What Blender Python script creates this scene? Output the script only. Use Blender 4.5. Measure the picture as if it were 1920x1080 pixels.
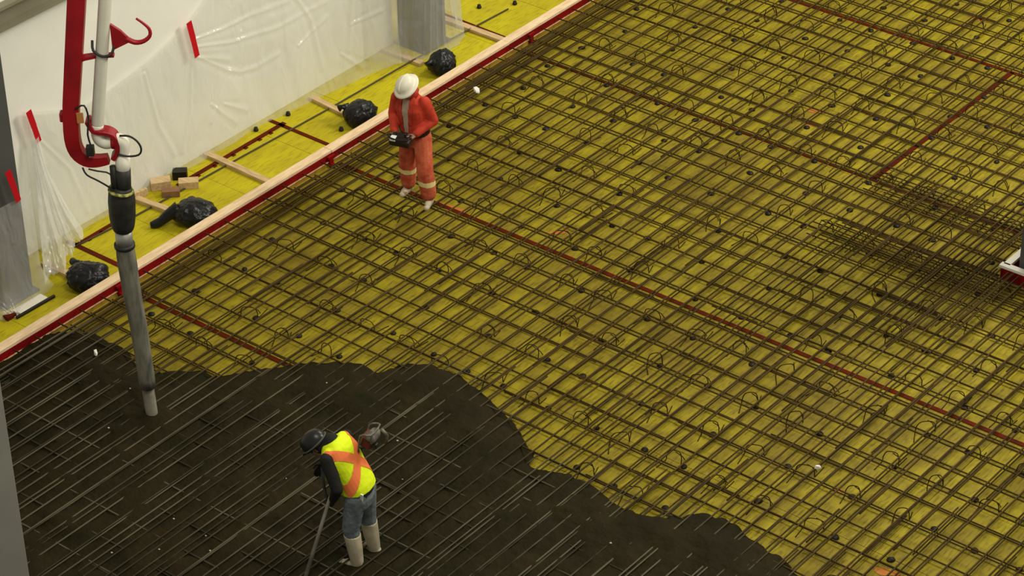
import bpy, bmesh, math, random
import numpy as np
from mathutils import Vector, Matrix, Euler

# ------------------------------------------------------------------ scene, camera, light
for o in list(bpy.data.objects):
    bpy.data.objects.remove(o, do_unlink=True)
S = bpy.context.scene
COL = S.collection
random.seed(4)
RNG = np.random.default_rng(7)

F_PX = 5000.0
PITCH, YAW, ROLL = math.radians(33.41), math.radians(-39.25), math.radians(-1.18)
fw = Vector((math.sin(YAW) * math.cos(PITCH), math.cos(YAW) * math.cos(PITCH), -math.sin(PITCH)))
rt = Vector((math.cos(YAW), -math.sin(YAW), 0))
up = rt.cross(fw)
rx = math.cos(ROLL) * rt + math.sin(ROLL) * up
uy = -math.sin(ROLL) * rt + math.cos(ROLL) * up
cam_d = bpy.data.cameras.new('camera')
cam_d.sensor_width = 36.0
cam_d.lens = 36.0 * F_PX / 1920.0
cam_d.clip_end = 300
cam = bpy.data.objects.new('camera', cam_d)
COL.objects.link(cam)
mw = Matrix((rx, uy, -fw)).transposed().to_4x4()
mw.translation = Vector((20.5313, -20.0989, 17.6))
cam.matrix_world = mw
S.camera = cam

W = bpy.data.worlds.new('hall')
S.world = W
W.use_nodes = True
bgn = W.node_tree.nodes['Background']
bgn.inputs[0].default_value = (1.0, 0.96, 0.80, 1)
bgn.inputs[1].default_value = 0.32

def area(name, loc, target, size, power, col=(1, .94, .80)):
    d = bpy.data.lights.new(name, 'AREA')
    d.shape = 'SQUARE'; d.size = size; d.energy = power; d.color = col
    o = bpy.data.objects.new(name, d); COL.objects.link(o)
    o.location = loc
    o.rotation_euler = (Vector(target) - Vector(loc)).to_track_quat('-Z', 'Y').to_euler()
    return o
# high-bay lamps of the hall, far above the frame
area('hall_lamp', (13, 9, 13), (4, 2, 0), 4.0, 1850)
area('hall_lamp', (3, 13, 13), (2, 3, 0), 4.0, 1100)
area('hall_lamp', (9, -6, 14), (2, 0, 0), 4.0, 900)

S.view_settings.view_transform = 'Standard'
S.view_settings.look = 'None'
S.view_settings.gamma = 1.0
S.view_settings.use_curve_mapping = False
S.view_settings.exposure = 0.0

# ------------------------------------------------------------------ materials
def mat(name, col, rough=.6, var=0.0, scale=8.0, col2=None, metal=0.0, bump=0.0, bscale=40.0,
        stretch=(1, 1, 1), spec=.22, contrast=(.35, .65)):
    m = bpy.data.materials.new(name); m.use_nodes = True
    nt = m.node_tree; b = nt.nodes['Principled BSDF']
    b.inputs['Roughness'].default_value = rough
    b.inputs['Metallic'].default_value = metal
    b.inputs['Specular IOR Level'].default_value = spec
    b.inputs['Base Color'].default_value = (*col, 1)
    geo = nt.nodes.new('ShaderNodeNewGeometry')
    mp = nt.nodes.new('ShaderNodeMapping'); mp.inputs['Scale'].default_value = stretch
    nt.links.new(geo.outputs['Position'], mp.inputs['Vector'])
    if col2 is None and var > 0:
        col2 = tuple(max(0, c * (1 - var)) for c in col)
    if col2 is not None:
        n = nt.nodes.new('ShaderNodeTexNoise'); n.inputs['Scale'].default_value = scale
        n.inputs['Detail'].default_value = 5
        nt.links.new(mp.outputs[0], n.inputs['Vector'])
        r = nt.nodes.new('ShaderNodeMapRange')
        r.inputs[1].default_value, r.inputs[2].default_value = contrast
        nt.links.new(n.outputs[0], r.inputs[0])
        x = nt.nodes.new('ShaderNodeMix'); x.data_type = 'RGBA'
        x.inputs[6].default_value = (*col, 1); x.inputs[7].default_value = (*col2, 1)
        nt.links.new(r.outputs[0], x.inputs[0])
        nt.links.new(x.outputs[2], b.inputs['Base Color'])
    if bump > 0:
        n = nt.nodes.new('ShaderNodeTexNoise'); n.inputs['Scale'].default_value = bscale
        n.inputs['Detail'].default_value = 4
        nt.links.new(mp.outputs[0], n.inputs['Vector'])
        bp_ = nt.nodes.new('ShaderNodeBump'); bp_.inputs['Strength'].default_value = bump
        bp_.inputs['Distance'].default_value = .02
        nt.links.new(n.outputs[0], bp_.inputs['Height'])
        nt.links.new(bp_.outputs[0], b.inputs['Normal'])
    return m

def deck_mat(name, base, alt, dirt, dirt_amt):
    m = bpy.data.materials.new(name); m.use_nodes = True
    nt = m.node_tree; L = nt.links; b = nt.nodes['Principled BSDF']
    b.inputs['Roughness'].default_value = .55
    b.inputs['Specular IOR Level'].default_value = .08
    geo = nt.nodes.new('ShaderNodeNewGeometry')
    def noise(scale, st, det=4, off=(0, 0, 0)):
        mp = nt.nodes.new('ShaderNodeMapping'); mp.inputs['Scale'].default_value = st
        mp.inputs['Location'].default_value = off
        L.new(geo.outputs['Position'], mp.inputs['Vector'])
        n = nt.nodes.new('ShaderNodeTexNoise'); n.inputs['Scale'].default_value = scale
        n.inputs['Detail'].default_value = det
        L.new(mp.outputs[0], n.inputs['Vector'])
        return n.outputs[0]
    def rng(s, a, c, to=(0, 1)):
        r = nt.nodes.new('ShaderNodeMapRange')
        r.inputs[1].default_value, r.inputs[2].default_value = a, c
        r.inputs[3].default_value, r.inputs[4].default_value = to
        L.new(s, r.inputs[0]); return r.outputs[0]
    def mix(f, a, c):
        x = nt.nodes.new('ShaderNodeMix'); x.data_type = 'RGBA'
        L.new(f, x.inputs[0])
        for i, v in ((6, a), (7, c)):
            if isinstance(v, tuple): x.inputs[i].default_value = (*v, 1)
            else: L.new(v, x.inputs[i])
        return x.outputs[2]
    c = mix(rng(noise(1.6, (3.2, 1, 1)), .38, .62), base, alt)
    c = mix(rng(noise(7, (5, .8, 1), 5, (3, 7, 1)), .50, .72, (0, dirt_amt)), c, dirt)
    c = mix(rng(noise(.55, (1, 1, 1), 3, (11, 2, 0)), .48, .72, (0, dirt_amt * .6)), c, dirt)
    L.new(c, b.inputs['Base Color'])
    return m

M = {}
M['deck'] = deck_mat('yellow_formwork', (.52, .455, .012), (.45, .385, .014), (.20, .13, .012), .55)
M['deck_in'] = deck_mat('yellow_formwork_stained_shaded', (.33, .268, .014), (.245, .190, .018), (.10, .064, .010), .80)  # rust and oil stains, plus shade under the bars darkened into the yellow
M['joint'] = mat('dark_joint', (.05, .04, .015), .9)
M['redstrip'] = mat('red_joint_strip', (.115, .010, .002), .7, scale=6, col2=(.07, .012, .003), spec=.06)
M['redform'] = mat('red_form_rail', (.25, .004, .006), .5, scale=3, col2=(.15, .003, .004), spec=.12)
M['pine'] = mat('raw_pine', (.80, .62, .40), .7, scale=5, col2=(.66, .46, .28), stretch=(6, 1, 6))
M['pine_x'] = mat('raw_pine_cross', (.62, .45, .24), .75, scale=5, col2=(.45, .31, .15), stretch=(1, 6, 6))
M['lowboard'] = mat('orange_yellow_board', (.42, .26, .03), .6, scale=3, col2=(.27, .14, .025))
M['steelgrey'] = mat('grey_painted_steel', (.088, .090, .083), .55, var=.15, scale=2)
M['steellight'] = mat('light_grey_painted_steel', (.22, .215, .19), .55, var=.1, scale=2)
M['beam'] = mat('beam_paint', (.24, .22, .15), .6, var=.15, scale=2)
M['wall'] = mat('cream_wall_panel', (.88, .875, .80), .7, var=.08, scale=1.2)
M['white'] = mat('white_paint', (.78, .75, .64), .45, var=.1, scale=6)
M['pipecream'] = mat('cream_pipe', (.66, .64, .54), .45, var=.08, scale=4)
M['boomred'] = mat('boom_red_paint', (.33, .004, .010), .42, scale=3, col2=(.22, .003, .008), spec=.35)
M['blackrub'] = mat('black_rubber', (.018, .018, .016), .5, scale=12, col2=(.03, .03, .026))
M['hose'] = mat('concrete_smeared_hose', (.085, .086, .070), .6, scale=5, col2=(.21, .20, .155), stretch=(3, 3, .7))
M['hosetip'] = mat('pale_hose_tip', (.30, .28, .22), .7, scale=9, col2=(.18, .17, .13))
M['alu'] = mat('dull_metal', (.42, .42, .38), .4, metal=.6, var=.2, scale=14)
M['bag'] = mat('black_plastic_bag', (.012, .012, .013), .28, bump=.5, bscale=14)
M['plug'] = mat('black_plastic', (.014, .011, .006), .5)
M['tape'] = mat('red_tape', (.56, .008, .018), .35)
M['cable'] = mat('dark_cable', (.06, .05, .025), .6)
M['paintmark'] = mat('orange_marking_paint', (.55, .13, .02), .7, scale=20, col2=(.4, .2, .03))
M['scrap'] = mat('white_scrap', (.8, .79, .72), .6)
M['blockred'] = M['redform']
M['concrete'] = mat('wet_concrete', (.0125, .0108, .0034), .7, scale=2.2, col2=(.021, .0152, .0058), bump=1.0, bscale=18, spec=.06)
M['chairwire'] = mat('rusty_wire', (.045, .030, .003), .7, spec=.08, var=.3, scale=30)
M['stone'] = mat('pale_grout_speck', (.42, .40, .31), .7)

def rebar_mat():
    m = bpy.data.materials.new('rebar_steel'); m.use_nodes = True
    nt = m.node_tree; L = nt.links; b = nt.nodes['Principled BSDF']
    b.inputs['Roughness'].default_value = .62
    b.inputs['Specular IOR Level'].default_value = .14
    geo = nt.nodes.new('ShaderNodeNewGeometry')
    n = nt.nodes.new('ShaderNodeTexNoise'); n.inputs['Scale'].default_value = 3.5; n.inputs['Detail'].default_value = 5
    L.new(geo.outputs['Position'], n.inputs['Vector'])
    r = nt.nodes.new('ShaderNodeMapRange'); r.inputs[1].default_value = .35; r.inputs[2].default_value = .65
    L.new(n.outputs[0], r.inputs[0])
    x = nt.nodes.new('ShaderNodeMix'); x.data_type = 'RGBA'
    x.inputs[6].default_value = (.040, .025, .004, 1); x.inputs[7].default_value = (.066, .037, .005, 1)
    L.new(r.outputs[0], x.inputs[0])
    x2 = nt.nodes.new('ShaderNodeMix'); x2.data_type = 'RGBA'
    x2.inputs[6].default_value = (.098, .087, .054, 1); x2.inputs[7].default_value = (.028, .024, .011, 1)
    oi = nt.nodes.new('ShaderNodeObjectInfo')
    n2 = nt.nodes.new('ShaderNodeTexNoise'); n2.inputs['Scale'].default_value = 1.1; n2.inputs['Detail'].default_value = 3
    L.new(geo.outputs['Position'], n2.inputs['Vector'])
    ad = nt.nodes.new('ShaderNodeMath'); ad.operation = 'MULTIPLY_ADD'; ad.inputs[1].default_value = .45
    L.new(oi.outputs['Random'], ad.inputs[0]); L.new(n2.outputs[0], ad.inputs[2])
    r2 = nt.nodes.new('ShaderNodeMapRange'); r2.inputs[1].default_value = .92; r2.inputs[2].default_value = .62
    L.new(ad.outputs[0], r2.inputs[0])
    L.new(r2.outputs[0], x2.inputs[0])
    a = nt.nodes.new('ShaderNodeAttribute'); a.attribute_name = 'grout'
    x3 = nt.nodes.new('ShaderNodeMix'); x3.data_type = 'RGBA'
    L.new(a.outputs['Fac'], x3.inputs[0]); L.new(x.outputs[2], x3.inputs[6]); L.new(x2.outputs[2], x3.inputs[7])
    L.new(x3.outputs[2], b.inputs['Base Color'])
    return m
M['rebar'] = rebar_mat()

def plastic_mat(name, haze, tint=(.86, .85, .80)):
    m = bpy.data.materials.new(name); m.use_nodes = True
    nt = m.node_tree; L = nt.links
    for n in list(nt.nodes): nt.nodes.remove(n)
    out = nt.nodes.new('ShaderNodeOutputMaterial')
    tr = nt.nodes.new('ShaderNodeBsdfTransparent')
    df = nt.nodes.new('ShaderNodeBsdfDiffuse'); df.inputs[0].default_value = (*tint, 1)
    tl = nt.nodes.new('ShaderNodeBsdfTranslucent'); tl.inputs[0].default_value = (*tint, 1)
    gl = nt.nodes.new('ShaderNodeBsdfGlossy'); gl.inputs['Roughness'].default_value = .16
    geo = nt.nodes.new('ShaderNodeNewGeometry')
    mp = nt.nodes.new('ShaderNodeMapping'); mp.inputs['Scale'].default_value = (1, 2.2, .9)
    mp.inputs['Rotation'].default_value = (.6, 0, 0)
    L.new(geo.outputs['Position'], mp.inputs['Vector'])
    n = nt.nodes.new('ShaderNodeTexNoise'); n.inputs['Scale'].default_value = 2.2; n.inputs['Detail'].default_value = 3
    n.inputs['Distortion'].default_value = .6
    L.new(mp.outputs[0], n.inputs['Vector'])
    bu = nt.nodes.new('ShaderNodeBump'); bu.inputs['Strength'].default_value = .55; bu.inputs['Distance'].default_value = .12
    L.new(n.outputs[0], bu.inputs['Height'])
    for s in (df, gl): L.new(bu.outputs[0], s.inputs['Normal'])
    m1 = nt.nodes.new('ShaderNodeMixShader'); m1.inputs[0].default_value = .30
    L.new(df.outputs[0], m1.inputs[1]); L.new(tl.outputs[0], m1.inputs[2])
    m2 = nt.nodes.new('ShaderNodeMixShader'); m2.inputs[0].default_value = .16
    L.new(m1.outputs[0], m2.inputs[1]); L.new(gl.outputs[0], m2.inputs[2])
    m3 = nt.nodes.new('ShaderNodeMixShader'); m3.inputs[0].default_value = haze
    L.new(tr.outputs[0], m3.inputs[1]); L.new(m2.outputs[0], m3.inputs[2])
    L.new(m3.outputs[0], out.inputs[0])
    return m
M['film'] = plastic_mat('clear_plastic_film', .36, (.93, .93, .89))
M['film_thick'] = plastic_mat('folded_plastic_film', .33, (.92, .92, .90))

# ------------------------------------------------------------------ helpers
def tag(o, label=None, cat=None, group=None, kind=None):
    if label: o['label'] = label
    if cat: o['category'] = cat
    if group: o['group'] = group
    if kind: o['kind'] = kind
    return o

def empty(name, loc=(0, 0, 0), rz=0.0):
    o = bpy.data.objects.new(name, None); COL.objects.link(o)
    o.location = loc; o.rotation_euler = (0, 0, rz); o.empty_display_size = .2
    return o

def catmull(pts, vals, k=3):
    """rounder path through the given points"""
    out, ov, m = [], [], len(pts)
    for i in range(m - 1):
        a, b, c, d = pts[max(i - 1, 0)], pts[i], pts[i + 1], pts[min(i + 2, m - 1)]
        for j in range(k):
            t = j / k
            out.append(.5 * (2 * b + (c - a) * t + (2 * a - 5 * b + 4 * c - d) * t * t + (3 * b - a - 3 * c + d) * t ** 3))
            ov.append(tuple(p * (1 - t) + q * t for p, q in zip(vals[i], vals[i + 1])))
    out.append(pts[-1]); ov.append(vals[-1]); return out, ov

class MB:
    def __init__(s): s.v = []; s.f = []
    def add(s, v, f):
        k = len(s.v); s.v += [tuple(p) for p in v]; s.f += [tuple(i + k for i in q) for q in f]; return s
    def box(s, c, d, rot=None):
        x, y, z = (q / 2 for q in d)
        pts = [Vector(p) for p in ((-x, -y, -z), (x, -y, -z), (x, y, -z), (-x, y, -z), (-x, -y, z), (x, -y, z), (x, y, z), (-x, y, z))]
        if rot is not None:
            R_ = rot if isinstance(rot, Matrix) else Euler(rot).to_matrix()
            pts = [R_ @ p for p in pts]
        c = Vector(c)
        return s.add([c + p for p in pts], [(0, 3, 2, 1), (4, 5, 6, 7), (0, 1, 5, 4), (1, 2, 6, 5), (2, 3, 7, 6), (3, 0, 4, 7)])
    def bar(s, a, b, w, h, upv=(0, 0, 1)):
        a, b = Vector(a), Vector(b); d = (b - a); l = d.length; d.normalize()
        u = Vector(upv); x = d.cross(u).normalized(); u = x.cross(d)
        R_ = Matrix((x, d, u)).transposed()
        return s.box((a + b) / 2, (w, l, h), R_)
    def tube(s, pts, r, n=8, cap=True):
        pts = [Vector(p) for p in pts]; m = len(pts)
        rs = r if isinstance(r, (list, tuple)) else [r] * m
        if m >= 4:
            pts, rv = catmull(pts, [(q,) for q in rs]); rs = [q[0] for q in rv]; m = len(pts)
        V = []; Fc = []; prev = None
        for i, p in enumerate(pts):
            d = (pts[min(i + 1, m - 1)] - pts[max(i - 1, 0)]).normalized()
            if prev is None:
                a = Vector((0, 0, 1)) if abs(d.z) < .9 else Vector((1, 0, 0))
                x = d.cross(a).normalized()
            else:
                x = (prev - d * prev.dot(d)).normalized()
            prev = x; y = d.cross(x)
            for k in range(n):
                t = 2 * math.pi * k / n
                V.append(p + rs[i] * (math.cos(t) * x + math.sin(t) * y))
        for i in range(m - 1):
            for k in range(n):
                Fc.append((i * n + k, i * n + (k + 1) % n, (i + 1) * n + (k + 1) % n, (i + 1) * n + k))
        if cap:
            Fc.append(tuple(range(n - 1, -1, -1))); Fc.append(tuple((m - 1) * n + k for k in range(n)))
        return s.add(V, Fc)
    def sweep_rect(s, pts, ws, hs, side):
        # rectangular section; side = fixed vector for the depth direction
        pts = [Vector(p) for p in pts]; side = Vector(side).normalized(); V = []; Fc = []
        if len(pts) >= 5:
            pts, wv = catmull(pts, list(zip(ws, hs))); ws = [q[0] for q in wv]; hs = [q[1] for q in wv]
        m = len(pts)
        for i, p in enumerate(pts):
            d = (pts[min(i + 1, m - 1)] - pts[max(i - 1, 0)]).normalized(); x = d.cross(side).normalized()
            for a, c in ((-1, -1), (1, -1), (1, 1), (-1, 1)):
                V.append(p + x * a * ws[i] / 2 + side * c * hs[i] / 2)
        for i in range(m - 1):
            for k in range(4):
                Fc.append((i * 4 + k, i * 4 + (k + 1) % 4, (i + 1) * 4 + (k + 1) % 4, (i + 1) * 4 + k))
        Fc.append((3, 2, 1, 0)); Fc.append(tuple((m - 1) * 4 + k for k in range(4)))
        return s.add(V, Fc)
    def lathe(s, prof, axis_o=(0, 0, 0), R_=None, n=20, cap=True):
        V = []; Fc = []; R_ = R_ or Matrix.Identity(3); o = Vector(axis_o)
        for (r, z) in prof:
            for k in range(n):
                t = 2 * math.pi * k / n
                V.append(o + R_ @ Vector((r * math.cos(t), r * math.sin(t), z)))
        for i in range(len(prof) - 1):
            for k in range(n):
                Fc.append((i * n + k, i * n + (k + 1) % n, (i + 1) * n + (k + 1) % n, (i + 1) * n + k))
        if cap:
            Fc.append(tuple(range(n - 1, -1, -1))); Fc.append(tuple((len(prof) - 1) * n + k for k in range(n)))
        return s.add(V, Fc)
    def cap(s, a, ra, b, rb, n=12):
        # tapered capsule
        a, b = Vector(a), Vector(b); d = b - a; l = d.length
        if l < 1e-6: d = Vector((0, 0, 1)); l = 1e-6
        d = d.normalized(); t = Vector((0, 0, 1)) if abs(d.z) < .9 else Vector((1, 0, 0))
        x = d.cross(t).normalized(); y = d.cross(x)
        prof = [(ra * math.sin(q), -ra * math.cos(q)) for q in np.linspace(.05, math.pi / 2, 5)]
        prof += [(rb * math.cos(q), l + rb * math.sin(q)) for q in np.linspace(0, math.pi / 2 - .05, 5)]
        return s.lathe(prof, a, Matrix((x, y, d)).transposed(), n)
    def ell(s, c, r, rot=(0, 0, 0), n=16):
        R_ = Euler(rot).to_matrix() @ Matrix.Diagonal(Vector(r))
        prof = [(math.sin(q), -math.cos(q)) for q in np.linspace(.06, math.pi - .06, 10)]
        return s.lathe(prof, c, R_, n)
    def loft(s, rings, n=16):
        # rings: (centre, left vector, front vector)
        V = []; Fc = []
        for c, l, f in rings:
            c, l, f = Vector(c), Vector(l), Vector(f)
            for k in range(n):
                t = 2 * math.pi * k / n
                cx, sx = math.cos(t), math.sin(t)
                V.append(c + l * (abs(cx) ** .85 * (1 if cx > 0 else -1)) + f * (abs(sx) ** .85 * (1 if sx > 0 else -1)))
        for i in range(len(rings) - 1):
            for k in range(n):
                Fc.append((i * n + k, i * n + (k + 1) % n, (i + 1) * n + (k + 1) % n, (i + 1) * n + k))
        Fc.append(tuple(range(n - 1, -1, -1))); Fc.append(tuple((len(rings) - 1) * n + k for k in range(n)))
        return s.add(V, Fc)
    def mesh(s, name):
        me = bpy.data.meshes.new(name); me.from_pydata(s.v, [], s.f); me.update()
        bm = bmesh.new(); bm.from_mesh(me); bmesh.ops.recalc_face_normals(bm, faces=bm.faces); bm.to_mesh(me); bm.free()
        return me
    def build(s, name, m, parent=None, smooth=False, bevel=0.0):
        me = s.mesh(name)
        if bevel > 0:
            bm = bmesh.new(); bm.from_mesh(me)
            bmesh.ops.bevel(bm, geom=list(bm.edges), offset=bevel, segments=1, affect='EDGES', profile=.5)
            bm.to_mesh(me); bm.free()
        return link(name, me, m, parent, smooth)

def link(name, me, m, parent=None, smooth=False):
    o = bpy.data.objects.new(name, me)
    if m is not None and not me.materials: me.materials.append(m)
    if smooth:
        for p in me.polygons: p.use_smooth = True
    COL.objects.link(o)
    if parent: o.parent = parent
    return o

def copy_tree(o, parent=None):
    c = o.copy(); COL.objects.link(c); c.parent = parent
    for ch in o.children: copy_tree(ch, c)
    return c

def remesh(mb, name, m, voxel, parent=None, smooth_it=6, thick=0.0):
    me = mb.mesh(name + '_src'); o = bpy.data.objects.new(name + '_src', me); COL.objects.link(o)
    md = o.modifiers.new('r', 'REMESH'); md.mode = 'VOXEL'; md.voxel_size = voxel; md.adaptivity = 0
    if smooth_it:
        sm = o.modifiers.new('s', 'SMOOTH'); sm.iterations = smooth_it; sm.factor = .5
    dg = bpy.context.evaluated_depsgraph_get(); dg.update()
    out = bpy.data.meshes.new_from_object(o.evaluated_get(dg))
    bpy.data.objects.remove(o, do_unlink=True)
    out.name = name; out.materials.clear()
    return link(name, out, m, parent, True)

# value noise (for shapes)
_P = RNG.random((64, 64))
def vnoise(x, y):
    x = np.asarray(x, float); y = np.asarray(y, float)
    xi = np.floor(x).astype(int); yi = np.floor(y).astype(int); xf = x - xi; yf = y - yi
    u = xf * xf * (3 - 2 * xf); v = yf * yf * (3 - 2 * yf)
    g = lambda a, b: _P[a % 64, b % 64]
    return (g(xi, yi) * (1 - u) + g(xi + 1, yi) * u) * (1 - v) + (g(xi, yi + 1) * (1 - u) + g(xi + 1, yi + 1) * u) * v

# ------------------------------------------------------------------ deck (floor)
floor = MB().box((3.4, 1.0, -.085), (22, 25, .07)).build('floor', M['joint'])
tag(floor, kind='structure')
PX, PY = 2.44, 1.253
pmesh = {}
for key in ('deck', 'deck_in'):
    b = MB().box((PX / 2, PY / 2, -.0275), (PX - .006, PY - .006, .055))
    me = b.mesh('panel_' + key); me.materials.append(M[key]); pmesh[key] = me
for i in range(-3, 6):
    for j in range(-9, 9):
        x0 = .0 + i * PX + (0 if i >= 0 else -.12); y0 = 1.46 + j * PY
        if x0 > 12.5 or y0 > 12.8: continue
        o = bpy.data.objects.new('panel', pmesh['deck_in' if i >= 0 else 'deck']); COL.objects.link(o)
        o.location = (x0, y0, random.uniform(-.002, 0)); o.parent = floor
# narrow infill strip below the form
MB().box((-.06, 1.0, -.028), (.108, 23, .055)).build('panel', M['deck'], floor)
def strip(a, b, w, tabs=False):
    mb = MB().bar((a[0], a[1], .004), (b[0], b[1], .004), w, .008)
    if tabs:
        d = Vector((b[0] - a[0], b[1] - a[1], 0)); L_ = d.length; d.normalize(); nrm = Vector((d.y, -d.x, 0))
        for t in np.arange(.15, L_, .22):
            p = Vector((a[0], a[1], .004)) + d * (t + random.uniform(-.05, .05)) + nrm * (w * .6)
            mb.box(p, (.05, .05, .008))
    return mb.build('joint_strip', M['redstrip'], floor)
for y in (-2.26, 1.50, 5.28, 8.80):
    strip((0.02, y), (12.6, y), .062)
strip((5.75, 5.28), (5.75, 8.8), .075)
strip((-1.40, -1.94), (-.26, -1.94), .07)
strip((-1.45, 1.78), (-.26, 1.77), .06)
strip((-2.4, 5.52), (-.26, 5.47), .045)
strip((-1.24, -1.95), (-1.24, -1.0), .06, True)
strip((-1.24, -.16), (-1.24, 1.85), .07, True)
# orange marking paint on the deck
def blot(x, y, rx_, ry_, rot, seed):
    n = 14; rr = random.Random(seed); V = [(x, y, .0025)]
    for k in range(n):
        t = 2 * math.pi * k / n; q = rr.uniform(.55, 1.1)
        a, b = rx_ * q * math.cos(t), ry_ * q * math.sin(t)
        V.append((x + a * math.cos(rot) - b * math.sin(rot), y + a * math.sin(rot) + b * math.cos(rot), .0025))
    MB().add(V, [(0, 1 + k, 1 + (k + 1) % n) for k in range(n)]).build('paint_mark', M['paintmark'], floor)
for i, a in enumerate(((10.02, -1.26, .16, .07, .3), (3.33, 1.89, .16, .06, .9), (4.2, 6.31, .14, .05, .3), (4.62, 9.9, .17, .07, .2),
                       (1.95, 1.53, .30, .09, .1), (4.35, 6.0, .10, .08, .6), (8.9, -.4, .06, .05, 0))):
    blot(*a, i)

# ------------------------------------------------------------------ walls, beam, columns
wall = MB().box((-1.62, -1.8, 2.6), (.16, 12.4, 5.2)).build('wall_left', M['wall']); tag(wall, kind='structure')
wall2 = MB().box((-6.6, 4.0, 2.6), (.2, 17, 5.2)).build('wall_far', M['wall']); tag(wall2, kind='structure')
bm_ = empty('steel_beam', (-1.55, -2, 3.14))
MB().bar((0, -5, .02), (0, 5.4, .02), .26, .04).build('bottom_flange', M['beam'], bm_)
MB().bar((-.02, -5, .15), (-.02, 5.4, .15), .1, .22).build('web', M['beam'], bm_)
MB().bar((0, -5, .28), (0, 5.4, .28), .26, .04).build('top_flange', M['beam'], bm_)
tag(bm_, 'olive grey steel beam high up in the top left corner', 'beam')

def column(x0, y0, w, d, h, m, label, extra=True):
    r = empty('steel_column', (x0 + w / 2, y0 + d / 2, 0))
    MB().box((0, 0, h / 2), (w, d, h)).build('shaft', m, r, bevel=.012)
    MB().box((0, 0, .012), (w + .1, d + .1, .024)).build('base_plate', m, r)
    tag(r, label, 'column'); return r
column(-1.36, -3.42, .46, .46, 5.2, M['steelgrey'], 'dark grey steel column at the left edge, wrapped in plastic at its foot')
column(-1.50, 4.46, .50, .46, 5.2, M['steelgrey'], 'grey steel column seen behind the hanging clear plastic at the top')
column(5.58, -9.47, .48, .48, 9.0, M['steellight'], 'light grey steel column cut off by the lower left frame edge')
cr = column(8.36, 4.36, .62, .62, 5.2, M['steelgrey'], 'grey steel column rising from a white topped block at the right edge')

# blockout round the right column
bo = empty('column_blockout', (8.68, 4.67, 0))
T = .085; B0, B1 = -.47, .47
for c, d in (((0, B0 + T / 2), (.94, T)), ((0, B1 - T / 2), (.94, T)), ((B0 + T / 2, 0), (T, .94 - 2 * T)), ((B1 - T / 2, 0), (T, .94 - 2 * T))):
    MB().box((c[0], c[1], .21), (d[0] + .05 * (d[0] > .5), d[1] + .05 * (d[1] > .5), .035)).build('cap_board', M['white'], bo)
    MB().box((c[0], c[1], .115), (d[0], d[1], .155)).build('side_board', M['blockred'], bo)
    MB().box((c[0], c[1], .02), (d[0], d[1], .035)).build('bottom_board', M['pine_x'], bo)
tag(bo, 'red sided blockout with white top boards round the right column', 'formwork')

# ------------------------------------------------------------------ edge form along the slab
ef = empty('edge_form', (0, 0, 0))
y = -9.8; k = 0
for L_ in (3.9, 3.66, 3.66, 3.66, 3.66, 3.66):
    MB().box((-.068 + random.uniform(-.004, .004), y + L_ / 2, .2025 + .001 * (k % 2)), (.136, L_ - .005, .036)).build('cap_board', M['pine'], ef)
    MB().box((-.030, y + L_ / 2, .132), (.05, L_ - .004, .100)).build('red_rail', M['redform'], ef)
    MB().box((-.018, y + L_ / 2, .076), (.05, L_ - .004, .010)).build('ledge', M['pine_x'], ef)
    MB().box((-.036, y + L_ / 2, .035), (.05, L_ - .004, .068)).build('lower_board', M['lowboard'], ef)
    y += L_; k += 1
for yy in (-2.4, 1.38, 5.55, 7.6):
    MB().box((.012, yy, .085), (.035, .07, .12)).box((.03, yy, .03), (.07, .05, .05)).box((.02, yy, .15), (.03, .12, .03)).build('bracket', M['redform'], ef)
tag(ef, 'long red edge form with a pale timber cap along the slab edge', 'formwork')

# ------------------------------------------------------------------ poured concrete outline
POLY = [(0.0, -3.43), (0.41, -3.19), (0.99, -3.26), (1.33, -3.38), (1.6, -3.34), (1.99, -3.01), (2.17, -2.97), (2.51, -2.51), (2.76, -2.24),
        (3.02, -1.99), (3.37, -1.83), (3.62, -1.79), (3.69, -1.59), (3.96, -1.38), (4.35, -1.28), (4.72, -1.36), (5.16, -1.51), (5.46, -1.66),
        (5.74, -1.82), (5.93, -1.92), (5.99, -2.14), (6.13, -2.15), (6.42, -1.99), (6.79, -2.0), (7.19, -2.14), (7.53, -2.13), (7.77, -1.99),
        (8.05, -1.69), (8.4, -1.61), (8.75, -1.74), (9.08, -1.82), (9.39, -1.9), (9.84, -1.99), (10.6, -2.3), (12.4, -2.5), (12.4, -9.2), (0.0, -9.2)]
PA = np.array(POLY); PB = np.roll(PA, -1, axis=0)
def poly_dist(x, y):
    """signed distance to the pour's free front (positive inside)"""
    x = np.asarray(x, float); y = np.asarray(y, float)
    ins = np.zeros(x.shape, bool); dm = np.full(x.shape, 1e9)
    for i, (a, b) in enumerate(zip(PA, PB)):
        c = ((a[1] > y) != (b[1] > y)) & (x < (b[0] - a[0]) * (y - a[1]) / ((b[1] - a[1]) or 1e-9) + a[0])
        ins ^= c
        if i < len(POLY) - 3:
            e = b - a; t = np.clip(((x - a[0]) * e[0] + (y - a[1]) * e[1]) / (e @ e), 0, 1)
            dm = np.minimum(dm, np.hypot(x - a[0] - t * e[0], y - a[1] - t * e[1]))
    return np.where(ins, dm, -dm)

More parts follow.
